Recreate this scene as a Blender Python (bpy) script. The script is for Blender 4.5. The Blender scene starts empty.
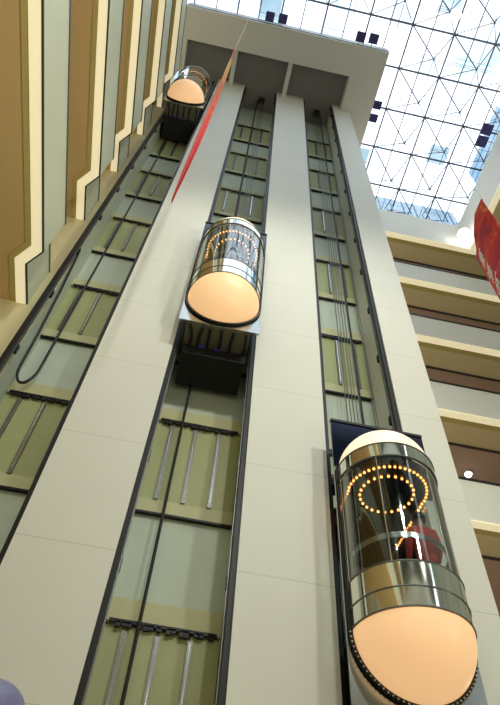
import bpy, math, random
from mathutils import Vector, Matrix
random.seed(7)
PI = math.pi
S = 0.85            # metres per survey unit; the survey origin is the photographer's eye, 1.6 m above the floor
EYE = 1.6
FLOOR = -EYE / S
scene = bpy.context.scene
col = scene.collection
def W(x, y, z): return Vector((x * S, y * S, z * S + EYE))

# ------------------------------------------------------------------ materials
def lin(c):
    c = c / 255.0
    return c / 12.92 if c <= 0.04045 else ((c + 0.055) / 1.055) ** 2.4
def rgb(r, g, b): return (lin(r), lin(g), lin(b), 1.0)
def mat(name, color, rough=0.6, metal=0.0, var=0.06, scale=3.0, emit=None, estr=0.0, spec=0.5, bump=0.0):
    m = bpy.data.materials.new(name); m.use_nodes = True
    nt = m.node_tree; p = nt.nodes['Principled BSDF']
    tc = nt.nodes.new('ShaderNodeTexCoord')
    nz = nt.nodes.new('ShaderNodeTexNoise'); nz.inputs['Scale'].default_value = scale; nz.inputs['Detail'].default_value = 4
    nt.links.new(tc.outputs['Object'], nz.inputs['Vector'])
    mx = nt.nodes.new('ShaderNodeMix'); mx.data_type = 'RGBA'
    a = tuple(min(1, c * (1 + var)) for c in color[:3]) + (1,)
    b = tuple(c * (1 - var) for c in color[:3]) + (1,)
    mx.inputs['A'].default_value = a; mx.inputs['B'].default_value = b
    nt.links.new(nz.outputs['Fac'], mx.inputs['Factor'])
    nt.links.new(mx.outputs['Result'], p.inputs['Base Color'])
    p.inputs['Roughness'].default_value = rough; p.inputs['Metallic'].default_value = metal
    p.inputs['Specular IOR Level'].default_value = spec
    if emit:
        p.inputs['Emission Color'].default_value = emit; p.inputs['Emission Strength'].default_value = estr
    if bump:
        bp = nt.nodes.new('ShaderNodeBump'); bp.inputs['Strength'].default_value = bump
        nt.links.new(nz.outputs['Fac'], bp.inputs['Height']); nt.links.new(bp.outputs['Normal'], p.inputs['Normal'])
    return m
def glass(name, tint, gloss=0.15, rough=0.03):
    m = bpy.data.materials.new(name); m.use_nodes = True
    nt = m.node_tree; nt.nodes.clear()
    out = nt.nodes.new('ShaderNodeOutputMaterial'); mix = nt.nodes.new('ShaderNodeMixShader')
    tr = nt.nodes.new('ShaderNodeBsdfTransparent'); gl = nt.nodes.new('ShaderNodeBsdfGlossy')
    tr.inputs['Color'].default_value = tint; gl.inputs['Roughness'].default_value = rough
    lw = nt.nodes.new('ShaderNodeLayerWeight'); lw.inputs['Blend'].default_value = 0.5
    pw = nt.nodes.new('ShaderNodeMath'); pw.operation = 'POWER'; pw.inputs[1].default_value = 3.0
    ma = nt.nodes.new('ShaderNodeMath'); ma.operation = 'MULTIPLY_ADD'; ma.inputs[1].default_value = 0.85; ma.inputs[2].default_value = gloss
    nt.links.new(lw.outputs['Facing'], pw.inputs[0]); nt.links.new(pw.outputs['Value'], ma.inputs[0]); nt.links.new(ma.outputs['Value'], mix.inputs['Fac'])
    nt.links.new(tr.outputs['BSDF'], mix.inputs[1]); nt.links.new(gl.outputs['BSDF'], mix.inputs[2])
    nt.links.new(mix.outputs['Shader'], out.inputs['Surface'])
    return m
M = {}
M['paint'] = mat('warm_white_render', rgb(228, 226, 214), 0.55, var=0.03, scale=1.2)
M['canopy'] = mat('grey_white_render', rgb(224, 222, 220), 0.7, var=0.03, scale=1.5)
M['recess'] = mat('grey_soffit', rgb(136, 134, 136), 0.8, var=0.04)  # darker grey than the canopy edge beams
M['flank'] = mat('cream_wall_paint', rgb(226, 216, 172), 0.6, var=0.03)
M['shaft'] = mat('shaft_plaster', rgb(192, 202, 186), 0.6, var=0.10, scale=1.3)
M['olive'] = mat('olive_door_back', rgb(168, 172, 122), 0.5, var=0.10, scale=2.0)
M['olive_beam'] = mat('olive_primed_beam', rgb(192, 190, 146), 0.55, var=0.08)
M['black'] = mat('black_steel', rgb(22, 22, 24), 0.45, 0.3, var=0.2, scale=8)
M['shopgrey'] = mat('grey_shopfront', rgb(186, 188, 172), 0.5, var=0.5, scale=0.5)
M['underpan'] = mat('grey_olive_steel_pan', rgb(100, 98, 80), 0.5, 0.2, var=0.12)
M['rubber'] = mat('black_rubber', rgb(20, 20, 20), 0.6, var=0.2)
M['sling'] = mat('black_painted_girder', rgb(11, 11, 13), 0.7, var=0.2)
M['chrome'] = mat('bright_steel', rgb(200, 202, 200), 0.18, 1.0, var=0.1, scale=6)
M['mirror'] = mat('polished_steel', rgb(232, 236, 228), 0.07, 1.0, var=0.03)
M['brushed'] = mat('brushed_silver_panel', rgb(172, 174, 170), 0.2, 1.0, var=0.04)
M['dull'] = mat('galvanised_steel', rgb(120, 122, 118), 0.4, 0.8, var=0.1, scale=8)
M['cabin'] = mat('dark_cabin_lining', rgb(16, 14, 14), 0.2, 0.2, var=0.2)
M['blueglass'] = mat('dark_blue_mirror', rgb(26, 34, 60), 0.08, 0.6, var=0.25, scale=2)
M['dome'] = mat('lit_peach_dome', rgb(226, 196, 160), 0.35, var=0.02, emit=(1.0, 0.58, 0.28, 1), estr=0.48)
M['dometop'] = mat('lit_cream_dome', rgb(250, 236, 210), 0.3, var=0.02, emit=(1.0, 0.80, 0.55, 1), estr=0.55)
M['bulb'] = mat('lit_amber_bulb', rgb(255, 190, 110), 0.3, var=0.0, emit=(1.0, 0.36, 0.08, 1), estr=3.6)
M['lamp'] = mat('lit_lamp_lens', rgb(255, 255, 255), 0.3, var=0.0, emit=(1.0, 0.97, 0.93, 1), estr=5.0)
M['glass'] = glass('clear_lift_glass', (0.80, 0.85, 0.84, 1), 0.06)
M['parapet'] = mat('pale_green_parapet', rgb(216, 222, 198), 0.4, var=0.04, scale=1.0)
M['parapet2'] = mat('grey_white_parapet', rgb(234, 230, 216), 0.5, var=0.03)
M['cream'] = mat('lit_cream_cove', rgb(248, 238, 196), 0.6, var=0.03, emit=(1.0, 0.88, 0.60, 1), estr=0.36)
M['khaki'] = mat('khaki_soffit', rgb(196, 178, 112), 0.7, var=0.05)
M['brown'] = mat('brown_ceiling', rgb(212, 182, 130), 0.6, var=0.06, scale=0.6)
M['ochre'] = mat('ochre_soffit', rgb(222, 204, 162), 0.7, var=0.05)
M['pink'] = mat('pinkish_ceiling', rgb(196, 168, 150), 0.7, var=0.05)
M['dark'] = mat('dark_trim', rgb(66, 60, 50), 0.6, var=0.1)
M['floor'] = mat('beige_floor_tile', rgb(188, 172, 140), 0.25, var=0.08, scale=0.8)
M['steelframe'] = mat('grey_space_frame', rgb(112, 118, 136), 0.5, 0.0, var=0.05)
M['floodbody'] = mat('navy_lamp_housing', rgb(62, 58, 130), 0.35, var=0.15, scale=6)
M['bracket'] = mat('white_bracket', rgb(215, 215, 215), 0.5)
M['red'] = mat('red_jacket_cloth', rgb(236, 88, 82), 0.8, var=0.1, scale=12, bump=0.1)
M['trouser'] = mat('black_trouser_cloth', rgb(24, 22, 26), 0.85, var=0.2)
M['skin'] = mat('skin', rgb(214, 164, 132), 0.55, var=0.04)
M['hair'] = mat('black_hair', rgb(22, 18, 16), 0.5, var=0.2, scale=30)
M['white'] = mat('white_print', rgb(252, 248, 244), 0.6, var=0.03)
M['lavender'] = mat('lavender_rubber', rgb(150, 150, 202), 0.3, var=0.03)
M['blueclip'] = mat('blue_plastic', rgb(70, 70, 170), 0.4)
M['bluepane'] = glass('pale_blue_clerestory_glass', (0.30, 0.47, 0.58, 1), 0.02)

# skylight glass: each pane its own faint tint
def skyglass():
    m = bpy.data.materials.new('skylight_glass'); m.use_nodes = True
    nt = m.node_tree; nt.nodes.clear()
    out = nt.nodes.new('ShaderNodeOutputMaterial'); tr = nt.nodes.new('ShaderNodeBsdfTransparent')
    tc = nt.nodes.new('ShaderNodeTexCoord'); mp = nt.nodes.new('ShaderNodeMapping')
    mp.inputs['Scale'].default_value = (1 / (1.5 * S), 1 / (1.425 * S), 1)
    wn = nt.nodes.new('ShaderNodeTexWhiteNoise'); wn.noise_dimensions = '2D'
    fl = nt.nodes.new('ShaderNodeVectorMath'); fl.operation = 'FLOOR'
    rp = nt.nodes.new('ShaderNodeValToRGB')
    rp.color_ramp.elements[0].position = 0.0; rp.color_ramp.elements[0].color = (0.42, 0.52, 0.57, 1)
    rp.color_ramp.elements[1].position = 0.16; rp.color_ramp.elements[1].color = (0.97, 0.985, 1, 1)
    nt.links.new(tc.outputs['Object'], mp.inputs['Vector']); nt.links.new(mp.outputs['Vector'], fl.inputs[0])
    nt.links.new(fl.outputs['Vector'], wn.inputs['Vector']); nt.links.new(wn.outputs['Value'], rp.inputs['Fac'])
    nt.links.new(rp.outputs['Color'], tr.inputs['Color']); nt.links.new(tr.outputs['BSDF'], out.inputs['Surface'])
    return m
M['skyglass'] = skyglass()
# printed festival cloth: red with orange swirls
def printcloth(name, stops, scale, along=None):
    m = mat(name, rgb(200, 40, 40), 0.7)
    nt = m.node_tree; p = nt.nodes['Principled BSDF']
    tc = nt.nodes.new('ShaderNodeTexCoord'); nz = nt.nodes.new('ShaderNodeTexNoise')
    nz.inputs['Scale'].default_value = scale; nz.inputs['Distortion'].default_value = 1.5; nz.inputs['Detail'].default_value = 2
    nt.links.new(tc.outputs['Object'], nz.inputs['Vector'])
    rp = nt.nodes.new('ShaderNodeValToRGB'); el = rp.color_ramp.elements
    el[0].position, el[0].color = stops[0]; el[1].position, el[1].color = stops[-1]
    for q in stops[1:-1]:
        e = el.new(q[0]); e.color = q[1]
    fac = nz.outputs['Fac']
    if along:
        sp = nt.nodes.new('ShaderNodeSeparateXYZ'); nt.links.new(tc.outputs['Object'], sp.inputs['Vector'])
        mr = nt.nodes.new('ShaderNodeMapRange'); mr.inputs['From Min'].default_value = along[0]; mr.inputs['From Max'].default_value = along[1]
        nt.links.new(sp.outputs['Z'], mr.inputs['Value'])
        ma = nt.nodes.new('ShaderNodeMath'); ma.operation = 'MULTIPLY_ADD'; ma.inputs[1].default_value = 0.22
        nt.links.new(nz.outputs['Fac'], ma.inputs[0]); nt.links.new(mr.outputs['Result'], ma.inputs[2])
        fac = ma.outputs['Value']
    nt.links.new(fac, rp.inputs['Fac']); nt.links.new(rp.outputs['Color'], p.inputs['Base Color'])
    return m
M['banner'] = printcloth('red_orange_banner_cloth', [(0.30, rgb(150, 20, 40)), (0.48, rgb(205, 36, 44)), (0.60, rgb(222, 60, 40)), (0.68, rgb(238, 140, 60))], 1.1)
M['pennant'] = printcloth('red_yellow_pennant_cloth', [(0.0, rgb(150, 24, 34)), (0.34, rgb(190, 40, 38)), (0.52, rgb(222, 104, 48)), (0.74, rgb(232, 190, 90)), (0.84, rgb(206, 110, 90)), (1.0, rgb(228, 205, 190))], 0.7, (0, 22.5))
# column paint gets cladding joints
def add_joints(m, zs):
    nt = m.node_tree; p = nt.nodes['Principled BSDF']
    src = p.inputs['Base Color'].links[0].from_socket
    geo = nt.nodes.new('ShaderNodeNewGeometry'); sp = nt.nodes.new('ShaderNodeSeparateXYZ')
    nt.links.new(geo.outputs['Position'], sp.inputs['Vector'])
    md = nt.nodes.new('ShaderNodeMath'); md.operation = 'PINGPONG'; md.inputs[1].default_value = zs[1] / 2
    ad = nt.nodes.new('ShaderNodeMath'); ad.operation = 'SUBTRACT'; ad.inputs[1].default_value = zs[0]
    nt.links.new(sp.outputs['Z'], ad.inputs[0]); nt.links.new(ad.outputs['Value'], md.inputs[0])
    lt = nt.nodes.new('ShaderNodeMath'); lt.operation = 'LESS_THAN'; lt.inputs[1].default_value = 0.008
    nt.links.new(md.outputs['Value'], lt.inputs[0])
    mx = nt.nodes.new('ShaderNodeMix'); mx.data_type = 'RGBA'; mx.inputs['B'].default_value = rgb(204, 202, 184)
    nt.links.new(lt.outputs['Value'], mx.inputs['Factor']); nt.links.new(src, mx.inputs['A'])
    nt.links.new(mx.outputs['Result'], p.inputs['Base Color'])
M['column'] = mat('clad_column_paint', rgb(228, 227, 216), 0.5, var=0.03, scale=1.0)
add_joints(M['column'], (6.92 * S + EYE, 2.82 * S))

# ------------------------------------------------------------------ mesh builder (survey units)
class MB:
    def __init__(s): s.v = []; s.f = []; s.sm = []
    def add(s, vs, fs, smooth=False):
        o = len(s.v); s.v += [Vector(v) for v in vs]
        for f in fs: s.f.append([i + o for i in f]); s.sm.append(smooth)
        return s
    def box(s, x0, x1, y0, y1, z0, z1):
        v = [(x0, y0, z0), (x1, y0, z0), (x1, y1, z0), (x0, y1, z0), (x0, y0, z1), (x1, y0, z1), (x1, y1, z1), (x0, y1, z1)]
        return s.add(v, [(0, 3, 2, 1), (4, 5, 6, 7), (0, 1, 5, 4), (1, 2, 6, 5), (2, 3, 7, 6), (3, 0, 4, 7)])
    def bar(s, a, b, w, h=None):       # square bar between two points
        return s.tube([a, b], w / 2 * 1.414, 4, False)
    def tube(s, path, r, n=8, smooth=True, closed=False):
        P = [Vector(p) for p in path]; N = len(P); rings = []
        up = None
        for i in range(N):
            if closed: t = (P[(i + 1) % N] - P[i - 1]).normalized()
            else: t = (P[min(i + 1, N - 1)] - P[max(i - 1, 0)]).normalized()
            if up is None:
                up = Vector((0, 0, 1)) if abs(t.z) < 0.9 else Vector((0, 1, 0))
            u = (up - t * up.dot(t)).normalized(); up = u; w = t.cross(u)
            off = PI / 4 if n == 4 else 0
            rr = r[i] if isinstance(r, (list, tuple)) else r
            rings.append([P[i] + (u * math.cos(2 * PI * k / n + off) + w * math.sin(2 * PI * k / n + off)) * rr for k in range(n)])
        vs = [q for R in rings for q in R]; fs = []
        for i in range(N if closed else N - 1):
            j = (i + 1) % N
            for k in range(n):
                k2 = (k + 1) % n
                fs.append((i * n + k, i * n + k2, j * n + k2, j * n + k))
        if not closed:
            fs.append(tuple(range(n))[::-1]); fs.append(tuple((N - 1) * n + k for k in range(n)))
        return s.add(vs, fs, smooth)
    def prism(s, poly, z0, z1):        # plan polygon (counter-clockwise) raised from z0 to z1
        n = len(poly); vs = [(x, y, z0) for x, y in poly] + [(x, y, z1) for x, y in poly]
        fs = [tuple(range(n))[::-1], tuple(range(n, 2 * n))] + [(i, (i + 1) % n, n + (i + 1) % n, n + i) for i in range(n)]
        return s.add(vs, fs)
    def strip(s, A, B, z0, z1):        # band between two equally long plan polylines
        for i in range(len(A) - 1):
            s.prism([A[i], A[i + 1], B[i + 1], B[i]], z0, z1)
        return s
    def sphere(s, c, r, nu=16, nv=10, a0=0, a1=2 * PI, t0=-PI / 2, t1=PI / 2):
        c = Vector(c); vs = []; fs = []
        for j in range(nv + 1):
            t = t0 + (t1 - t0) * j / nv
            for i in range(nu + 1):
                a = a0 + (a1 - a0) * i / nu
                vs.append(c + Vector((math.cos(a) * math.cos(t), math.sin(a) * math.cos(t), math.sin(t))) * r)
        m = nu + 1
        for j in range(nv):
            for i in range(nu): fs.append((j * m + i, j * m + i + 1, (j + 1) * m + i + 1, (j + 1) * m + i))
        return s.add(vs, fs, True)
    def arcwall(s, cx, cy, r0, r1, z0, z1, a0, a1, n=40):   # curved wall of thickness r1-r0
        vs = []; fs = []
        for i in range(n + 1):
            a = a0 + (a1 - a0) * i / n; c, d = math.cos(a), math.sin(a)
            vs += [(cx + r0 * c, cy + r0 * d, z0), (cx + r1 * c, cy + r1 * d, z0), (cx + r1 * c, cy + r1 * d, z1), (cx + r0 * c, cy + r0 * d, z1)]
        for i in range(n):
            for k in range(4):
                k2 = (k + 1) % 4; fs.append((i * 4 + k, i * 4 + k2, i * 4 + 4 + k2, i * 4 + 4 + k))
        fs.append((0, 3, 2, 1)); fs.append((n * 4, n * 4 + 1, n * 4 + 2, n * 4 + 3))
        return s.add(vs, fs, True)
    def build(s, name, m, parent=None, loc=None, bevel=0.0, weld=False):
        if parent is not None:
            root = parent
            while root.parent: root = root.parent
            o0 = root.location.copy()
        elif loc is not None: o0 = W(*loc)
        else:
            xs = [v.x for v in s.v]; ys = [v.y for v in s.v]; zs = [v.z for v in s.v]
            o0 = W((min(xs) + max(xs)) / 2, (min(ys) + max(ys)) / 2, min(zs))
        me = bpy.data.meshes.new(name)
        me.from_pydata([W(*v) - o0 for v in s.v], [], s.f); me.polygons.foreach_set('use_smooth', s.sm)
        import bmesh
        bm = bmesh.new(); bm.from_mesh(me)
        bmesh.ops.remove_doubles(bm, verts=bm.verts, dist=1e-5)
        bmesh.ops.recalc_face_normals(bm, faces=bm.faces); bm.to_mesh(me); bm.free()
        o = bpy.data.objects.new(name, me); col.objects.link(o)
        if any(s.sm): me.set_sharp_from_angle(angle=math.radians(38))
        me.materials.append(m)
        if parent is not None: o.parent = parent
        else: o.location = o0
        if bevel:
            b = o.modifiers.new('bevel', 'BEVEL'); b.width = bevel; b.segments = 2; b.limit_method = 'ANGLE'; b.angle_limit = math.radians(40)
        if any(s.sm) and not all(s.sm): pass
        return o
def tag(o, label=None, cat=None, group=None, kind=None):
    if label: o['label'] = label
    if cat: o['category'] = cat
    if group: o['group'] = group
    if kind: o['kind'] = kind
    return o
def empty(name, x, y, z, label=None, cat=None, group=None, kind=None):
    o = bpy.data.objects.new(name, None); col.objects.link(o); o.location = W(x, y, z); o.empty_display_size = 0.2
    return tag(o, label, cat, group, kind)
KIDS = {}
def copy_tree(o, parent=None):
    c = o.copy(); col.objects.link(c); c.parent = parent
    for ch in list(o.children): copy_tree(ch, c)
    return c

# ------------------------------------------------------------------ survey of the place
YF = 10.0; YB = 11.5; TOP = 45.9
SH = [(-5.0, -2.83), (-0.95, 1.36), (3.28, 5.40)]      # left, centre, right shaft openings
SILL = [3.31 + 5.74 * k for k in range(7)]
LEV = [15.05, 21.2, 26.6, 32.35, 38.1]                 # left gallery slab edges
BLEV = [8.3, 14.36, 20.37, 26.16, 32.36, 38.78]        # far gallery slab edges

# setting ------------------------------------------------------------
tag(MB().box(-11, 30, -16, 26, FLOOR - 0.3, FLOOR).build('floor', M['floor']), 'beige polished hall floor', kind='structure')
for nm, (a, b) in zip(('wall_left_shaft', 'wall_centre_shaft', 'wall_right_shaft'), SH):
    MBW = MB().box(a - 0.4, b + 0.4, YB + 0.02, YB + 0.3, FLOOR, TOP)
    tag(MBW.build(nm, M['shaft']), 'grey-green rear wall of the ' + nm.split('_')[1] + ' lift shaft', kind='structure')
tag(MB().box(-11, -5.0, 10.6, 11.82, FLOOR, TOP).build('wall_left', M['flank']), 'cream wall ending the left galleries beside the lift shaft', kind='structure')
tag(MB().box(-5.0, -4.985, 10.62, YB, FLOOR, TOP).build('wall_shaft_side', M['shaft']), 'left side wall of the left lift shaft', kind='structure')
# columns
for (a, b, lab) in ((-2.83, -0.95, 'wide pale pillar between left and centre lift shafts'), (1.36, 3.28, 'wide pale pillar between centre and right lift shafts'), (5.40, 6.60, 'pale pillar closing the right side of the right lift shaft')):
    c = empty('column', (a + b) / 2, YF, FLOOR, lab, 'column', 'pillars of the lift tower')
    MB().box(a, b, YF, YB + 0.4, FLOOR, TOP).build('shaft_cladding', M['column'], c)
    MB().box(a - 0.04, b + 0.04, YF - 0.05, YB, FLOOR, FLOOR + 0.25).build('plinth', M['dark'], c)
# roof canopy over the shafts
ZC = 45.0
cn = empty('roof_canopy', 1.3, 6.0, ZC, 'grey-white overhanging canopy slab roofing the three lift shafts', 'canopy')
fr = MB()
fr.box(-5.6, 8.12, 5.85, 7.8, ZC, 46.4); fr.box(5.95, 8.12, 7.8, 12.4, ZC, 46.4); fr.box(-5.6, -5.3, 7.8, 12.4, ZC, 46.4)
fr.build('edge_beam', M['canopy'], cn)
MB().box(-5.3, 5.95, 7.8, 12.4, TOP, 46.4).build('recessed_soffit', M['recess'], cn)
for x in (-1.95, 1.85): MB().box(x - 0.14, x + 0.14, 7.8, 10.0, ZC + 0.1, TOP).build('rib', M['canopy'], cn)
MB().box(-5.6, 8.14, 5.80, 5.85, 45.35, 46.45).build('fascia_cap', M['dull'], cn)

# left galleries -------------------------------------------------------
def lpoly(a):
    return [(-5.0 - a, -14), (-5.0 - a, 8.75 - 0.414 * a), (-5.48 - a, 9.25 - 0.414 * a), (-5.48 - a, 10.6)]
ordl = ['lowest left gallery edge in view, widest brown ceiling strip', 'second left gallery edge from the bottom, pale green band', 'third left gallery edge from the bottom, ending above the shaft rail', 'fourth left gallery edge from the bottom, near the top lift car', 'topmost left gallery edge just below the canopy']
for k, z in enumerate(LEV):
    g = empty('gallery_balcony', -5.0, 9.0, z, ordl[k], 'balcony', 'galleries along the left side')
    MB().strip(lpoly(0.0), lpoly(0.10), z + 0.07, z + 2.0).build('parapet', M['parapet'], g)
    MB().strip(lpoly(-0.01), lpoly(0.035), z, z + 0.07).build('edge_trim', M['dark'], g)
    tag(MB().strip(lpoly(0.035), lpoly(0.33), z + 0.01, z + 0.3).build('cove_strip', M['cream'], g), 'bright cream lit strip')
    MB().strip(lpoly(0.33), lpoly(0.50), z + 0.03, z + 0.3).build('soffit_border', M['khaki'], g)
    MB().strip(lpoly(0.50), [(-10.5, -14), (-10.5, 8.5), (-10.5, 9.2), (-10.5, 10.6)], z + 0.06, z + 0.5).build('ceiling_panel', M['brown'], g)
    MB().strip(lpoly(-0.03), lpoly(0.14), z + 2.0, z + 2.06).build('handrail', M['dull'], g)
tag(MB().box(-11, -10.5, -14, 10.6, FLOOR, TOP).build('wall_gallery', M['shopgrey']), 'inner wall of the left galleries', kind='structure')

# far galleries -------------------------------------------------------
YG = 15.6
ordb = ['lowest far gallery edge in view, behind the front lift car', 'second far gallery edge from the bottom, small downlight beneath it', 'third far gallery edge from the bottom, downlight in the pinkish ceiling below', 'fourth far gallery edge from the bottom', 'fifth far gallery edge, red banner hanging in front', 'topmost far gallery edge just under the skylight']
for k, z in enumerate(BLEV):
    h = 2.0 if k < 5 else 3.95
    g = empty('gallery_balcony', 11.0, YG, z, ordb[k], 'balcony', 'galleries along the far side')
    MB().box(5.8, 22.0, YG, YG + 0.12, z + 0.05, z + h).build('parapet', M['parapet2'], g)
    tag(MB().box(5.8, 22.0, YG - 0.03, YG + 0.32, z - 0.0, z + 0.05).build('cove_strip', M['cream'], g), 'bright cream lit strip')
    MB().box(5.8, 22.0, YG + 0.32, YG + 0.62, z + 0.03, z + 0.4).build('soffit_border', M['khaki'], g)
    MB().box(5.8, 22.0, YG + 0.62, YG + 1.75, z + 0.06, z + 0.6).build('soffit', M['ochre'], g)
    MB().box(5.8, 22.0, YG + 1.75, YG + 1.86, z + 0.0, z + 0.6).build('shadow_gap', M['dark'], g)
    MB().box(5.8, 22.0, YG + 1.86, YG + 9.0, z + 0.12, z + 0.6).build('inner_ceiling', M['pink'], g)
    if k < 5: MB().box(5.8, 22.0, YG - 0.04, YG + 0.16, z + h, z + h + 0.09).build('handrail', M['black'], g)
tag(MB().box(5.0, 24, 24.6, 25, FLOOR, 42.7).build('wall_back', M['flank']), 'inner wall of the far galleries', kind='structure')
# right roof edge
g = empty('gallery_balcony', 16.4, 8.0, 38.78, 'grey roof edge band on the right side under the skylight', 'balcony', 'galleries along the right side')
MB().box(16.4, 16.55, -14, YG - 0.05, 38.83, 42.7).build('parapet', M['parapet2'], g)
tag(MB().box(16.36, 16.75, -14, YG - 0.05, 38.75, 38.83).build('cove_strip', M['cream'], g), 'bright cream lit strip')
MB().box(16.75, 22.0, -14, YG - 0.05, 38.85, 39.3).build('ceiling_panel', M['ochre'], g)
tag(MB().box(22.0, 22.4, -14, 25, FLOOR, 42.7).build('wall_right', M['shopgrey']), 'inner wall of the right galleries', kind='structure')

# galleries behind the photographer close the atrium and show in the polished steel
wf = tag(MB().box(-11, 22.4, -20.4, -20, FLOOR, 42.7).build('wall_front', M['shopgrey']), 'rear galleries behind the photographer', kind='structure')
for z in (2.6,) + tuple(BLEV): MB().box(-10.5, 22, -16.1, -16.0, z, z + 2.0).build('parapet', M['parapet2'], wf)
for z in (2.6,) + tuple(BLEV): MB().box(-10.5, 22, -20.0, -16.1, z + 0.05, z + 0.5).build('floor_slab', M['recess'], wf)

# skylight -------------------------------------------------------------
ZS = 48.0; ZL = 45.2
sk = empty('window_1', 8, 6, ZS, 'glazed skylight roof on a steel space frame', kind='structure')
XS = [9.65 + 3.02 * i for i in range(-6, 5)]; YS = [4.2 + 2.85 * j for j in range(-4, 6)]
xa, xb, ya, yb = XS[0], XS[-1], YS[0], YS[-1]
MB().box(xa, xb, ya, yb, ZS + 0.28, ZS + 0.31).build('glass_pane', M['skyglass'], sk)
for x in XS: MB().tube([(x, ya, ZS), (x, yb, ZS)], 0.06, 8).build('top_chord', M['steelframe'], sk)
for y in YS: MB().tube([(xa, y, ZS), (xb, y, ZS)], 0.07, 8).build('top_chord', M['steelframe'], sk)
for i in range(len(XS) - 1):
    x = (XS[i] + XS[i + 1]) / 2
    MB().box(x - 0.035, x + 0.035, ya, yb, ZS + 0.24, ZS + 0.28).build('glazing_bar', M['steelframe'], sk)
    MB().tube([(x, (YS[0] + YS[1]) / 2, ZL), (x, 4.9 if x < 8.6 else (YS[-1] + YS[-2]) / 2, ZL)], 0.022, 6).build('bottom_chord', M['steelframe'], sk)
for j in range(len(YS) - 1):
    y = (YS[j] + YS[j + 1]) / 2
    MB().box(xa, xb, y - 0.012, y + 0.012, ZS + 0.24, ZS + 0.28).build('glazing_bar', M['steelframe'], sk)
    b = MB()
    for d in (-0.06, 0.06): b.tube([(8.9 if y > 5.0 else (XS[0] + XS[1]) / 2, y + d, ZL), ((XS[-1] + XS[-2]) / 2, y + d, ZL)], 0.016, 6)
    b.build('bottom_chord', M['steelframe'], sk)
    web = MB()
    for i in range(len(XS) - 1):
        x = (XS[i] + XS[i + 1]) / 2
        if x < 8.6 and y > 5.0: continue
        for dx in (0, 1):
            for dy in (0, 1): web.tube([(x, y, ZL), (XS[i + dx], YS[j + dy], ZS)], {(0, 0): 0.045, (1, 0): 0.036, (0, 1): 0.03, (1, 1): 0.030}[(dx, dy)], 6)
        web.sphere((x, y, ZL), 0.08, 8, 6)
        web.sphere((XS[i], YS[j], ZS), 0.13, 8, 6)
    web.build('web_brace', M['steelframe'], sk)
cl = empty('window_2', 11, 16.5, 42.7, 'pale blue clerestory glazing under the skylight edge', kind='structure')
MB().box(6.0, 17.6, 16.6, 16.64, 42.7, ZS + 0.2).build('glass_pane', M['bluepane'], cl)
for i in range(12): MB().box(6.2 + i - 0.03, 6.2 + i + 0.03, 16.54, 16.62, 42.7, ZS + 0.2).build('glazing_bar', M['bracket'], cl)
MB().box(17.56, 17.6, 8.0, 13.2, 42.7, ZS + 0.2).build('glass_pane', M['bluepane'], cl)

# floodlights ----------------------------------------------------------
def floodlight(x, y, z, dx, dy, s, label, group):
    f = empty('floodlight', x, y, z, label, 'floodlight', group)
    MB().box(x - s, x + s, y - s, y + s, z, z + 0.16).build('housing', M['floodbody'], f, bevel=0.02)
    MB().box(x - s * .8, x + s * .8, y - s * .8, y + s * .8, z - 0.02, z).build('lens', M['floodbody'], f)
    b = MB(); b.tube([(x, y, z + 0.1), (x, y, z + 0.35), (x + dx, y + dy, z + 0.35), (x + dx, y + dy, z + 0.15)], 0.03, 6)
    b.build('bracket', M['bracket'], f)
gq = 'square floodlights along the canopy edge'
floodlight(-0.14, 5.42, 45.3, 0, 0.42, 0.29, 'leftmost square floodlight along the canopy front edge', gq)
floodlight(0.72, 5.37, 45.3, 0, 0.45, 0.29, 'second square floodlight from the left along the canopy front edge', gq)
floodlight(6.03, 5.35, 45.3, 0, 0.47, 0.31, 'square floodlight on canopy front edge, left one of the pair near the corner', gq)
floodlight(6.90, 5.29, 45.3, 0, 0.53, 0.31, 'square floodlight on canopy front edge, nearest the right corner', gq)
floodlight(8.47, 9.25, 45.3, -0.36, 0, 0.28, 'square floodlight on the canopy right side, upper of the pair', gq)
floodlight(8.47, 10.15, 45.3, -0.36, 0, 0.28, 'square floodlight on the canopy right side, lower of the pair', gq)
gq = 'square floodlights along the right roof edge'
floodlight(15.5, 8.62, 42.4, 0.84, 0, 0.36, 'upper dark square floodlight on the right roof edge', gq)
floodlight(15.5, 9.42, 42.4, 0.84, 0, 0.36, 'lower dark square floodlight on the right roof edge', gq)
def ball_lamp(x, y, z, r, label, up, horiz=None):
    f = empty('spot_lamp', x, y, z, label, 'lamp')
    MB().sphere((x, y, z), r, 20, 12).build('lens', M['lamp'], f)
    b = MB(); b.tube([(x, y, z + r * .7), (x, y, z + up)], 0.05, 8)
    if horiz: b.tube([(x, y, z + up), (x + horiz[0], y + horiz[1], z + up)], 0.05, 8)
    b.build('bracket', M['bracket'], f)
ball_lamp(15.75, 14.85, 39.3, 0.44, 'big glowing white lamp in the far right corner beside the red banner', 0.8, (0.62, 0))
ball_lamp(11.6, 2.86, 45.3, 0.35, 'glowing white lamp hung under the skylight near the upper right', 2.6)
def downlight(x, y, z, r, label):
    f = empty('downlight', x, y, z, label, 'downlight', 'downlights in the far gallery ceilings')
    MB().tube([(x, y, z - 0.10), (x, y, z + 0.02)], r * 1.15, 20).build('trim_ring', M['bracket'], f)
    MB().sphere((x, y, z - 0.10), r * 0.95, 16, 8, t0=-PI / 2, t1=0).build('lens', M['lamp'], f)
downlight(13.13, 19.02, 20.465, 0.17, 'round downlight glowing in pinkish ceiling behind the right pillar')
downlight(9.65, 14.45 + 5.0, 14.455, 0.12, 'small round downlight in the lowest far gallery ceiling at the right edge')

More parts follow.
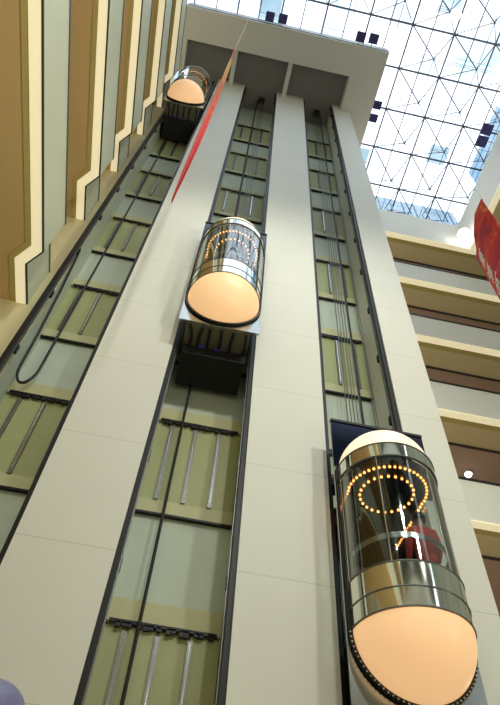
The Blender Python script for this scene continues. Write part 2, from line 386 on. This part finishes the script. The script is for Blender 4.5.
# landing doors at the back of the shafts -----------------------------------
fl_names = ['lowest', 'second', 'third', 'fourth', 'fifth', 'sixth', 'topmost']
for si, (a, b) in enumerate(SH):
    nm = ('left', 'centre', 'right')[si]; cx = (a + b) / 2
    for k, z in enumerate(SILL):
        if si == 2 and k == 0: continue
        d = empty('landing_door', cx, YB, z, 'olive backs of the %s landing doors%s in the %s lift shaft' % (fl_names[k], ' from the bottom' if 0 < k < 6 else '', nm), 'lift door', 'landing doors in the %s shaft' % nm)
        MB().box(a + .02, b - .02, YB - 0.10, YB, z, z + 0.36).build('sill_beam', M['olive_beam'], d)
        tag(MB().box(a + .02, b - .02, YB - 0.105, YB, z - 0.05, z).build('sill_shade', M['black'], d), 'black edge for the shaded underside')  # black strip stands in for the shadow under the beam
        MB().box(a + .02, b - .02, YB - 0.12, YB, z + 3.03, z + 3.52).build('header_beam', M['olive_beam'], d)
        t = MB().box(a + 0.1, b - 0.1, YB - 0.17, YB - 0.12, z + 2.99, z + 3.06)
        for q in range(14):
            x = a + 0.25 + (b - a - 0.5) * (q + random.uniform(-.3, .3)) / 13
            t.box(x - 0.05, x + 0.05, YB - 0.17, YB - 0.12, z + 2.90 + random.uniform(-.02, .04), z + 3.02)
        t.build('door_operator', M['black'], d)
        for q in range(4):
            x0 = a + (0.02, 0.49, 1.08, 1.70)[q]; x1 = (a + 0.47, a + 1.06, a + 1.68, b - 0.02)[q]
            MB().box(x0, x1, YB - 0.06 - 0.02 * (q % 2), YB, z + 0.36, z + 2.97).build('door_panel', M['olive'], d)
        for q in range(3):
            x = a + (0.44, 1.08, 1.71)[q]
            m = MB().box(x - 0.05, x + 0.05, YB - 0.14, YB - 0.06, z + 0.36, z + 2.85).build('stile', M['dull'], d)
            MB().box(x - 0.012, x + 0.012, YB - 0.15, YB - 0.14, z + 0.5, z + 2.8).build('guide_strip', M['chrome'], m)

# guide rails -------------------------------------------------------------
for si, (a, b) in enumerate(SH):
    nm = ('left', 'centre', 'right')[si]
    for sd, x, sx in (('left', a, 1), ('right', b, -1)):
        g = empty('guide_rail', x, 10.5, FLOOR, 'tall black guide rail on the %s side of the %s lift shaft' % (sd, nm), 'rail', 'lift guide rails')
        x0, x1 = sorted((x, x + sx * 0.11))
        MB().box(x0, x1, 10.06, 10.32, FLOOR, TOP - 0.3).build('backing_channel', M['black'], g)
        x0, x1 = sorted((x + sx * 0.11, x + sx * 0.14))
        MB().box(x0, x1, 10.20, 10.23, FLOOR, TOP - 0.3).build('running_blade', M['dull'], g)
        for q in range(16):
            z = 1.0 + q * 2.87
            x0, x1 = sorted((x, x + sx * 0.14))
            MB().box(x0, x1, 10.3, 10.42 , z, z + 0.28).build('rail_bracket', M['black'], g)

# ropes and cables -----------------------------------------------------------
def rope(name, x, y, z0, z1, r, label, group, kind='cable'):
    tag(MB().tube([(x, y, z0), (x, y, z1)], r, 8).build(name, M['rubber'] if r > 0.02 else M['dull'], loc=(x, y, z0)), label, kind, group)
def sheave(x, y, label):
    s_ = empty('rope_hitch', x, y, TOP - 0.6, label, 'rope hitch', 'hitches at the shaft tops')
    MB().box(x - 0.22, x + 0.22, y - 0.2, y + 0.2, TOP - 0.45, TOP).build('housing', M['black'], s_, bevel=0.02)
    MB().tube([(x - 0.14, y, TOP - 0.5), (x + 0.14, y, TOP - 0.5)], 0.14, 16).build('wheel', M['black'], s_)

# ------------------------------------------------------------------ the panoramic lift car (built at the right shaft)
CX, CY, R = 4.34, 9.3, 1.05
F0, F1 = PI, 2 * PI        # front half circle
def make_car():
    e = empty('glass_elevator', CX, CY, 4.4, 'nearest capsule lift with glass front and glowing peach dome, person in red inside', 'elevator', 'panoramic capsule lifts')
    tag(MB().sphere((CX, CY, 5.64), R, 48, 20, F0, F1, -PI / 2, 0).build('bottom_dome', M['dome'], e), 'glowing peach bottom dome')
    tag(MB().sphere((CX, CY, 9.38), 1.02, 48, 20, F0, F1, 0, PI / 2).build('top_dome', M['dometop'], e), 'glowing cream top dome')
    lb = MB().arcwall(CX, CY, R - 0.03, R + 0.01, 5.66, 6.50, F0, F1, 56).build('lower_band', M['mirror'], e)
    for z in (5.66, 6.02, 6.50):
        MB().tube([(CX + (R + 0.012) * math.cos(a), CY + (R + 0.012) * math.sin(a), z) for a in [F0 + PI * i / 48 for i in range(49)]], 0.015, 8).build('band_ring', M['dull'], lb)
    ub = MB().arcwall(CX, CY, R - 0.03, R + 0.01, 9.0, 9.36, F0, F1, 56).build('upper_band', M['mirror'], e)
    for z in (9.0, 9.36):
        MB().tube([(CX + (R + 0.01) * math.cos(a), CY + (R + 0.01) * math.sin(a), z) for a in [F0 + PI * i / 48 for i in range(49)]], 0.018, 8).build('band_ring', M['dull'], ub)
    MB().arcwall(CX, CY, R - 0.025, R - 0.005, 6.50, 9.0, F0, F1, 56).build('glass_shell', M['glass'], e)
    for a in (F0 + 0.10, F0 + PI * 0.33, F0 + PI * 0.67, F1 - 0.10):
        MB().tube([(CX + R * math.cos(a), CY + R * math.sin(a), 6.50), (CX + R * math.cos(a), CY + R * math.sin(a), 9.0)], 0.014, 6).build('glass_joint', M['chrome'], e)
    hr = [(CX + 0.90 * math.cos(a), CY + 0.90 * math.sin(a), 7.16) for a in [F0 + 0.1 + (PI - 0.2) * i / 40 for i in range(41)]]
    MB().arcwall(CX, CY, 0.90, 0.93, 7.08, 7.20, F0 + 0.1, F1 - 0.1, 40).build('handrail', M['chrome'], e)
    # rim round the dome where it meets the back panel
    rp = [(CX - (R + 0.03), CY - 0.04, 6.4)] + [(CX + (R + 0.03) * math.cos(a), CY - 0.04, 5.64 + (R + 0.03) * math.sin(a)) for a in [PI + PI * i / 40 for i in range(41)]] + [(CX + (R + 0.03), CY - 0.04, 6.4)]
    rim = MB().tube(rp, 0.045, 8).build('dome_rim', M['black'], e)
    st = MB()
    for i in range(41):
        a = PI + PI * (i + .5) / 41
        st.sphere((CX + (R + 0.05) * math.cos(a), CY - 0.085, 5.64 + (R + 0.05) * math.sin(a)), 0.018, 8, 6)
    tag(st.build('rim_stud', M['chrome'], rim), 'small bright studs', kind='stuff')
    for sx in (-1, 1):
        MB().tube([(CX + sx * 1.10, CY - 0.06, 5.7), (CX + sx * 1.10, CY - 0.06, 9.38)], 0.022, 8).build('side_rail', M['black'], e)
    # back panel: a frame round the arched opening
    bp = MB(); h = R + 0.03; w = 1.13
    bp.box(CX - w, CX - h, CY, CY + 0.06, 4.47, 9.42); bp.box(CX + h, CX + w, CY, CY + 0.06, 4.47, 9.42)
    bp.box(CX - h, CX + h, CY, CY + 0.06, 4.47, 5.7); bp.box(CX - h, CX + h, CY, CY + 0.06, 9.0, 9.42)
    bp.build('back_panel', M['brushed'], e)
    tag(MB().box(CX - w, CX + w, CY, CY + 0.06, 9.42, 10.9).build('upper_panel', M['blueglass'], e), 'mirrored upper panel with dark blue reflection painted in')  # dark reflection of the surroundings is put into the panel's colour
    MB().box(CX - w, CX + w, CY - 0.03, CY + 0.09, 10.9, 10.97).build('panel_cap', M['black'], e)
    # cabin
    CW = 0.86; cb = MB()
    cb.box(CX - CW - 0.04, CX - CW, 10.15, 11.05, 5.7, 9.0); cb.box(CX + CW, CX + CW + 0.04, 10.15, 11.05, 5.7, 9.0)
    for sx in (-1, 1): MB().box(CX + sx * (CW + 0.02) - 0.01, CX + sx * (CW + 0.02) + 0.01, CY + 0.06, 10.15, 5.7, 9.0).build('side_glass', M['glass'], e)
    cb.box(CX - CW, CX + CW, 11.0, 11.05, 5.7, 9.0)
    cb.build('cabin_wall', M['cabin'], e)
    MB().box(CX - 0.5, CX + 0.5, 10.96, 11.0, 5.9, 8.2).build('cabin_door', M['dull'], e)
    half = [(CX + (R - 0.04) * math.cos(a), CY + (R - 0.04) * math.sin(a)) for a in [F0 + PI * i / 40 for i in range(41)]]
    poly = half + [(CX + CW, CY), (CX + CW, 11.0), (CX - CW, 11.0), (CX - CW, CY)]
    MB().prism(poly, 5.72, 5.9).build('cabin_floor', M['cabin'], e)
    ce = MB().prism(poly, 8.92, 8.99).build('cabin_ceiling', M['cabin'], e)
    MB().tube([(CX, CY + .02, 8.89), (CX, CY + .02, 8.92)], 0.50, 40).build('ceiling_disc', M['blueglass'], ce)
    pts = [(CX + 0.565 * math.cos(2 * PI * i / 24), CY + 0.02 + 0.565 * math.sin(2 * PI * i / 24)) for i in range(24)]
    pts += [(CX + 0.83 * math.cos(a), CY + 0.83 * math.sin(a)) for a in [F0 + PI * i / 24 for i in range(25)]]
    for sx in (-1, 1): pts += [(CX + sx * 0.815, CY + 0.105 * i) for i in range(1, 16)]
    proto = None
    for (x, y) in pts:
        if proto is None:
            proto = MB().sphere((0, 0, 0), 0.030, 10, 6)
            me = bpy.data.meshes.new('bulb'); me.from_pydata([v * S for v in proto.v], [], proto.f)
            me.polygons.foreach_set('use_smooth', [True] * len(me.polygons)); me.materials.append(M['bulb'])
        o = bpy.data.objects.new('bulb', me); col.objects.link(o); o.parent = ce
        o.location = W(x, y, 8.89) - e.location
    # running gear under the cabin
    MB().box(CX - 0.905, CX + 0.905, CY + 0.06, 10.10, 4.45, 4.56).build('under_pan', M['underpan'], e)
    sl = MB(); sl.box(CX - 0.905, CX + 0.905, 10.10, 11.28, 4.05, 5.7); sl.box(CX - 0.86, CX - 0.80, CY + 0.06, 10.0, 4.56, 5.7); sl.box(CX + 0.80, CX + 0.86, CY + 0.06, 10.0, 4.56, 5.7)
    sl.build('sling_beam', M['sling'], e)
    for (hx, bend) in ((-0.80, 0.10), (-0.42, -0.07), (-0.22, 0.0), (0.10, 0.02), (0.46, -0.05), (0.80, 0.04)):
        p = [(CX + hx + bend * math.sin(PI * t), CY + 0.08 + (0.88 + 0.12) * t, 4.42) for t in [i / 10 for i in range(11)]]
        MB().tube(p, 0.045, 8).build('hose', M['rubber'], e)
    for hx in (-0.38, 0.08):
        MB().box(CX + hx - 0.09, CX + hx + 0.09, CY + 0.72, CY + 0.84, 4.38, 4.44).build('hose_clip', M['blueclip'], e)
    MB().box(CX - 0.82, CX + 0.82, 9.5, 11.0, 9.0, 9.12).build('cabin_roof', M['black'], e)
    MB().box(CX - 0.85, CX + 0.85, 10.55, 10.95, 10.1, 10.4).build('crosshead_beam', M['black'], e)
    for sx in (-1, 1): MB().box(CX + sx * 0.85 - 0.04, CX + sx * 0.85 + 0.04, 10.6, 10.9, 5.7, 10.1).build('sling_upright', M['black'], e)
    return e
car = make_car()
car2 = copy_tree(car); car2.location += Vector((S * (0.205 - CX), 0, S * 9.5)); car2['label'] = 'middle capsule lift with silvery glass, in the centre shaft'
car3 = copy_tree(car); car3.location += Vector((S * (-3.915 - CX), 0, S * 30.5)); car3['label'] = 'topmost capsule lift, small, under the canopy in the left shaft'

gq = 'hoist ropes in the right shaft'
for i in range(5):
    rope('hoist_rope', 4.22 + 0.10 * i, 10.75, 10.41, TOP - 0.62, 0.016, ('steel hoist rope above the nearest lift, %s from the left of five' % ('first', 'second', 'third', 'fourth', 'fifth')[i]), gq)
for i in range(4):
    rope('hoist_rope', 0.34 + 0.09 * i, 10.75, 19.91, TOP - 0.62, 0.016, ('steel hoist rope above the middle lift, %s from the left of four' % ('first', 'second', 'third', 'fourth')[i]), 'hoist ropes in the centre shaft')
sheave(0.40, 10.75, 'black rope hitch at the top of the centre shaft'); sheave(4.42, 10.75, 'black rope hitch at the top of the right shaft')
rope('travelling_cable', 0.10, 10.9, 19.91, TOP, 0.05, 'black cable hanging above the middle lift in the centre shaft', 'travelling cables')
rope('travelling_cable', -0.26, 11.15, FLOOR, 13.5, 0.036, 'black cable hanging below the middle lift in the centre shaft', 'travelling cables')
rope('travelling_cable', 4.72, 10.9, 10.41, TOP, 0.045, 'black cable hanging from the top of the right shaft', 'travelling cables')
for i, x in enumerate((5.24, 5.31)):
    rope('governor_rope', x, 11.2, FLOOR, TOP - 0.1, 0.014, 'thin governor rope beside the right rail, %s of the two' % ('left', 'right')[i], 'governor ropes')
lp = [(-4.40, 11.15, 34.5), (-4.40, 11.15, 14.0)] + [(-4.66 + 0.26 * math.cos(a), 11.15, 13.0 + 0.75 * math.sin(a)) for a in [-PI * i / 16 for i in range(17)]] + [(-4.92, 11.05, 14.5), (-4.91, 10.8, 16.4), (-4.90, 10.44, 18.3)]
tag(MB().tube(lp, 0.04, 8).build('travelling_cable', M['rubber']), 'black cable with a long hanging loop in the left shaft', 'cable', 'travelling cables')

# ------------------------------------------------------------------ person in the nearest lift
def skin_obj(name, m, joints, edges, parent, root=0):
    me = bpy.data.meshes.new(name)
    o0 = parent.location
    me.from_pydata([W(*p[:3]) - o0 for p in joints], edges, []); me.materials.append(m)
    o = bpy.data.objects.new(name, me); col.objects.link(o); o.parent = parent
    md = o.modifiers.new('skin', 'SKIN'); md.use_smooth_shade = True
    sv = me.skin_vertices[0].data
    for i, p in enumerate(joints):
        r = p[3] * S; r2 = (p[4] if len(p) > 4 else p[3]) * S; sv[i].radius = (r, r2)
    sv[root].use_root = True
    sb = o.modifiers.new('sub', 'SUBSURF'); sb.levels = 1; sb.render_levels = 2
    return o
PX, PY, PZ = 4.66, 8.74, 5.93
pe = empty('person', PX, PY, PZ, 'person in a red jacket standing with their back to the glass of the nearest lift', 'person')
def q(x, y, z): return (PX + x, PY + y, PZ + z)
J = [q(0, 0, 1.08) + (.17,), q(0, 0, 1.35) + (.16,), q(0, .01, 1.62) + (.17,), q(0, 0, 1.74) + (.07,), q(0, .02, 1.83) + (.075,), q(0, .05, 1.94) + (.115,), q(0, .05, 2.02) + (.09,)]
Ed = [(i, i + 1) for i in range(6)]
def limb(start, pts):
    prev = start
    for p in pts:
        J.append(p); Ed.append((prev, len(J) - 1)); prev = len(J) - 1
    return prev
for sx in (-1, 1):
    wr = limb(2, [q(sx * .20, 0, 1.64) + (.075,), q(sx * .27, .02, 1.34) + (.058,), q(sx * .26, .16, 1.08) + (.042,), q(sx * .25, .20, 1.00) + (.045, .03)])
    for f in range(4):
        o_ = (f - 1.5) * 0.022
        limb(wr, [q(sx * .25, .215 + o_, .94) + (.012,), q(sx * .245, .225 + o_, .90 - .008 * (f in (1, 2))) + (.011,), q(sx * .235, .225 + o_, .865) + (.010,)])
    limb(wr, [q(sx * .225, .25, .97) + (.013,), q(sx * .215, .265, .935) + (.011,)])
    limb(0, [q(sx * .10, 0, .98) + (.105,), q(sx * .11, -.01, .56) + (.075,), q(sx * .115, .02, .12) + (.05,), q(sx * .12, -.03 + .0, .05) + (.045,), q(sx * .125, .16, .035) + (.04, .035)])
skin_obj('body', M['skin'], J, Ed, pe)
J2 = [q(0, 0, .80) + (.20, .16), q(0, 0, 1.2) + (.21, .16), q(0, 0, 1.5) + (.235, .17), q(0, 0, 1.68) + (.13, .11)]
E2 = [(0, 1), (1, 2), (2, 3)]
for sx in (-1, 1):
    b_ = len(J2)
    J2 += [q(sx * .22, 0, 1.60) + (.105,), q(sx * .29, .02, 1.33) + (.085,), q(sx * .275, .17, 1.07) + (.062,)]
    E2 += [(2, b_), (b_, b_ + 1), (b_ + 1, b_ + 2)]
skin_obj('jacket', M['red'], J2, E2, pe)
J3 = [q(0, 0, .96) + (.15, .13)]; E3 = []
for sx in (-1, 1):
    b_ = len(J3)
    J3 += [q(sx * .11, 0, .86) + (.12,), q(sx * .115, -.01, .5) + (.09,), q(sx * .12, .02, .10) + (.075,)]
    E3 += [(0, b_), (b_, b_ + 1), (b_ + 1, b_ + 2)]
skin_obj('trousers', M['trouser'], J3, E3, pe)
hm = MB().sphere(q(0, .03, 1.95), .142, 20, 12, t0=-0.55, t1=PI / 2)
hm.build('hair', M['hair'], pe)
sh = MB()
for sx in (-1, 1): sh.sphere(q(sx * .12, .06, .045), .075, 12, 8)
sh.build('shoe', M['rubber'], pe)

# ------------------------------------------------------------------ banners
# large printed banner at the right
bx = [(8.49, 8.0), (8.25, 7.6), (8.01, 7.2), (7.88, 6.6), (7.80, 6.0)]
def cloth(path, z0f, z1f, nz=14, t=0.015):
    vs = []; fs = []; n = len(path)
    for s_ in (0, 1):
        for j in range(nz + 1):
            for i, (x, y) in enumerate(path):
                u = i / (n - 1); z = z0f(u) + (z1f(u) - z0f(u)) * j / nz
                w = 0.03 * math.sin(6 * u + z * 0.9)
                vs.append((x + w - s_ * t, y + w * .5, z))
    o = (nz + 1) * n
    for s_ in (0, 1):
        for j in range(nz):
            for i in range(n - 1):
                a = s_ * o + j * n + i; fs.append((a, a + 1, a + n + 1, a + n) if s_ else (a, a + n, a + n + 1, a + 1))
    per = [i for i in range(n)] + [j * n + n - 1 for j in range(1, nz + 1)] + [nz * n + i for i in range(n - 2, -1, -1)] + [j * n for j in range(nz - 1, 0, -1)]
    for i in range(len(per)):
        a, b = per[i], per[(i + 1) % len(per)]; fs.append((a, b, b + o, a + o))
    return MB().add(vs, fs, True)
be = empty('hanging_banner', 8.1, 7.0, 14.0, 'wide red banner with orange swirls and white characters at right edge', 'banner')
cloth(bx, lambda u: 14.0, lambda u: 19.27 - 0.25 * math.sin(u * PI * 2)).build('cloth', M['banner'], be)
def on_banner(u, z):
    t = u * 4; i = min(3, int(t)); f = t - i
    x = bx[i][0] + (bx[i + 1][0] - bx[i][0]) * f; y = bx[i][1] + (bx[i + 1][1] - bx[i][1]) * f
    w = 0.03 * math.sin(6 * u + z * 0.9)
    return (x + w - 0.035, y + w * .5 - 0.02, z)
glyphs = [[((0, .9), (1, .9)), ((.5, 1.0), (.5, .1)), ((.1, .6), (.9, .6)), ((0, .3), (1, .3)), ((.2, .75), (.2, .45)), ((.8, .75), (.8, .45)), ((.5, .1), (.1, 0)), ((.5, .1), (.95, 0))],
          [((.1, 1), (.0, .6)), ((.05, .8), (.9, .8)), ((.5, .8), (.4, .0)), ((.15, .45), (.95, .45)), ((.75, .7), (.6, .1)), ((.1, .1), (.9, .15))]]
for gi, (u0, u1, z0, z1) in enumerate(((0.16, 0.42, 17.75, 18.5), (0.16, 0.46, 16.75, 17.5), (0.10, 0.52, 15.6, 16.5), (0.12, 0.5, 14.4, 15.3))):
    tx = MB()
    for (p0, p1) in glyphs[gi % 2]:
        A = [on_banner(u0 + (u1 - u0) * (p0[0] + (p1[0] - p0[0]) * t), z0 + (z1 - z0) * (p0[1] + (p1[1] - p0[1]) * t)) for t in (0, .33, .67, 1)]
        tx.tube(A, 0.026, 4, False)
    tag(tx.build('character', M['white'], be), 'white brush character')
MB().tube([(bx[0][0], bx[0][1], 19.25), (bx[4][0], bx[4][1], 19.25)], 0.02, 6).build('top_rod', M['dull'], be)
hg = MB()
for i in (0, 4): hg.tube([(bx[i][0], bx[i][1], 19.25), (bx[i][0], bx[i][1], ZS)], 0.004, 5)
hg.build('suspension_wire', M['dull'], be)
# long thin pennant, twisted so that it shows nearly edge-on
px_, py_ = -1.53, 6.0
pv = []; pf = []
NP = 48
for j in range(NP + 1):
    t = j / NP; z = 14.0 + 26.5 * t
    w = 0.015 + 0.115 * math.sin(PI * min(1, max(0, t)) ** 0.72) ** 1.1
    an = 0.55 + 0.4 * math.sin(2.2 * t)
    ox = 0.03 * math.sin(5 * t)
    for s_ in (-1, 0, 1):
        fold = 0.10 if s_ == 0 else 0.0
        pv.append((px_ + ox + s_ * w * math.cos(an), py_ + s_ * w * math.sin(an) + fold, z))
for j in range(NP):
    for i in range(2): a = j * 3 + i; pf.append((a, a + 1, a + 4, a + 3))
pn = empty('hanging_pennant', px_, py_, 14.0, 'long narrow twisted red and yellow pennant hanging before the left pillar', 'banner')
po = MB().add(pv, pf, True).build('cloth', M['pennant'], pn)
sd = po.modifiers.new('thick', 'SOLIDIFY'); sd.thickness = 0.012
MB().tube([(px_, py_, 40.4), (px_, py_ - 0.2, ZS)], 0.012, 6).build('suspension_wire', M['white'], pn)

# balloon just entering the lower left corner
BX, BY, BZ, BR = -1.0, 4.77, 1.81, 0.26
bl = empty('balloon', BX, BY, BZ, 'pale lavender balloon, only its rounded top showing at the lower left corner', 'balloon')
MB().sphere((BX, BY, BZ), BR, 28, 18).build('skin', M['lavender'], bl)
MB().tube([(BX, BY, BZ - BR), (BX, BY, BZ - BR - 0.07)], [0.02, 0.035], 8).build('knot', M['lavender'], bl)
MB().tube([(BX, BY, BZ - BR - 0.06), (BX + 0.02, BY, -0.3), (BX, BY, FLOOR)], 0.005, 5).build('string', M['white'], bl)

# ------------------------------------------------------------------ world: bright hazy sky above, warm mall light low down
wd = bpy.data.worlds.new('sky'); scene.world = wd; wd.use_nodes = True
nt = wd.node_tree; bg = nt.nodes['Background']
tc = nt.nodes.new('ShaderNodeTexCoord'); sp = nt.nodes.new('ShaderNodeSeparateXYZ')
nt.links.new(tc.outputs['Generated'], sp.inputs['Vector'])
rp = nt.nodes.new('ShaderNodeValToRGB'); el = rp.color_ramp.elements
el[0].position = 0.0; el[0].color = (0.55, 0.45, 0.30, 1)
el[1].position = 1.0; el[1].color = (0.92, 0.98, 1.05, 1)
e_ = el.new(0.53); e_.color = (0.42, 0.41, 0.35, 1)
e_ = el.new(0.66); e_.color = (0.62, 0.66, 0.70, 1)
e_ = el.new(0.85); e_.color = (0.88, 0.97, 1.08, 1)
mr = nt.nodes.new('ShaderNodeMapRange'); mr.inputs['From Min'].default_value = -1; mr.inputs['From Max'].default_value = 1
nt.links.new(sp.outputs['Z'], mr.inputs['Value']); nt.links.new(mr.outputs['Result'], rp.inputs['Fac'])
nz = nt.nodes.new('ShaderNodeTexNoise'); nz.inputs['Scale'].default_value = 7.0; nz.inputs['Detail'].default_value = 5
nt.links.new(tc.outputs['Generated'], nz.inputs['Vector'])
cr = nt.nodes.new('ShaderNodeValToRGB'); ce = cr.color_ramp.elements
ce[0].position = 0.40; ce[0].color = (0.44, 0.56, 0.61, 1); ce[1].position = 0.54; ce[1].color = (1, 1, 1, 1)
nt.links.new(nz.outputs['Fac'], cr.inputs['Fac'])
mu = nt.nodes.new('ShaderNodeMix'); mu.data_type = 'RGBA'; mu.blend_type = 'MULTIPLY'; mu.inputs['Factor'].default_value = 1.0
nt.links.new(rp.outputs['Color'], mu.inputs['A']); nt.links.new(cr.outputs['Color'], mu.inputs['B'])
nt.links.new(mu.outputs['Result'], bg.inputs['Color']); bg.inputs['Strength'].default_value = 1.7

# added warm fill lights low in the atrium, behind and beside the photographer
for (x, y, z, pw) in ((-3.2, -5.0, 4.5, 170), (4.5, -6.0, 4.5, 170), (12.0, 3.0, 6.0, 150), (1.0, -9.0, 12.0, 200)):
    ld = bpy.data.lights.new('hall_fill_light', 'POINT'); ld.energy = pw; ld.color = (1.0, 0.92, 0.68); ld.shadow_soft_size = 0.5
    lo = bpy.data.objects.new('hall_fill_light', ld); col.objects.link(lo); lo.location = W(x, y, z)

# added unseen fill spots before the rear galleries, brightening the lift tower
for (x, z, tx_, pw) in ((-6.0, 24.0, -2.5, 4000), (4.0, 25.0, 1.5, 4000), (13.0, 24.0, 6.5, 4000)):
    ld = bpy.data.lights.new('tower_fill_spot', 'SPOT'); ld.energy = pw; ld.color = (0.97, 1.0, 0.89); ld.shadow_soft_size = 0.6
    ld.spot_size = math.radians(58); ld.spot_blend = 1.0
    lo = bpy.data.objects.new('tower_fill_spot', ld); col.objects.link(lo); lo.location = W(x, -13.5, z)
    lo.rotation_euler = (W(tx_, 10.0, 14.5) - W(x, -13.5, z)).to_track_quat('-Z', 'Y').to_euler()

# added warm fill spot brightening the left galleries from across the hall
for (x, y, z, tx_, ty_, tz_, pw) in ((13.0, -7.0, 3.0, -6.0, 3.0, 22.0, 5200),):
    ld = bpy.data.lights.new('gallery_fill_spot', 'SPOT'); ld.energy = pw; ld.color = (1.0, 0.92, 0.72); ld.shadow_soft_size = 0.6
    ld.spot_size = math.radians(56); ld.spot_blend = 1.0
    lo = bpy.data.objects.new('gallery_fill_spot', ld); col.objects.link(lo); lo.location = W(x, y, z)
    lo.rotation_euler = (W(tx_, ty_, tz_) - W(x, y, z)).to_track_quat('-Z', 'Y').to_euler()

# ------------------------------------------------------------------ camera
Fpx = 606.585; yaw, pitch, roll = -0.120574027, 0.946933917, 0.0953985927
ca, sa, cb, sb, cc, sc = math.cos(yaw), math.sin(yaw), math.cos(pitch), math.sin(pitch), math.cos(roll), math.sin(roll)
Rz = Matrix(((ca, sa, 0), (-sa, ca, 0), (0, 0, 1)))
Pm = Matrix(((1, 0, 0), (0, -sb, cb), (0, -cb, -sb)))
Rr = Matrix(((cc, sc, 0), (-sc, cc, 0), (0, 0, 1)))
Mw = (Rr @ Pm @ Rz).transposed().to_4x4(); Mw.translation = W(0, 0, 0)
cd = bpy.data.cameras.new('camera'); co = bpy.data.objects.new('camera', cd); col.objects.link(co)
cd.sensor_fit = 'VERTICAL'; cd.sensor_height = 24.0; cd.lens = Fpx / 705 * 24.0; cd.clip_end = 400; cd.clip_start = 0.05
co.matrix_world = Mw; scene.camera = co
vs = scene.view_settings; vs.view_transform = 'Standard'; vs.look = 'None'; vs.gamma = 1.0; vs.use_curve_mapping = False; vs.exposure = 0.42
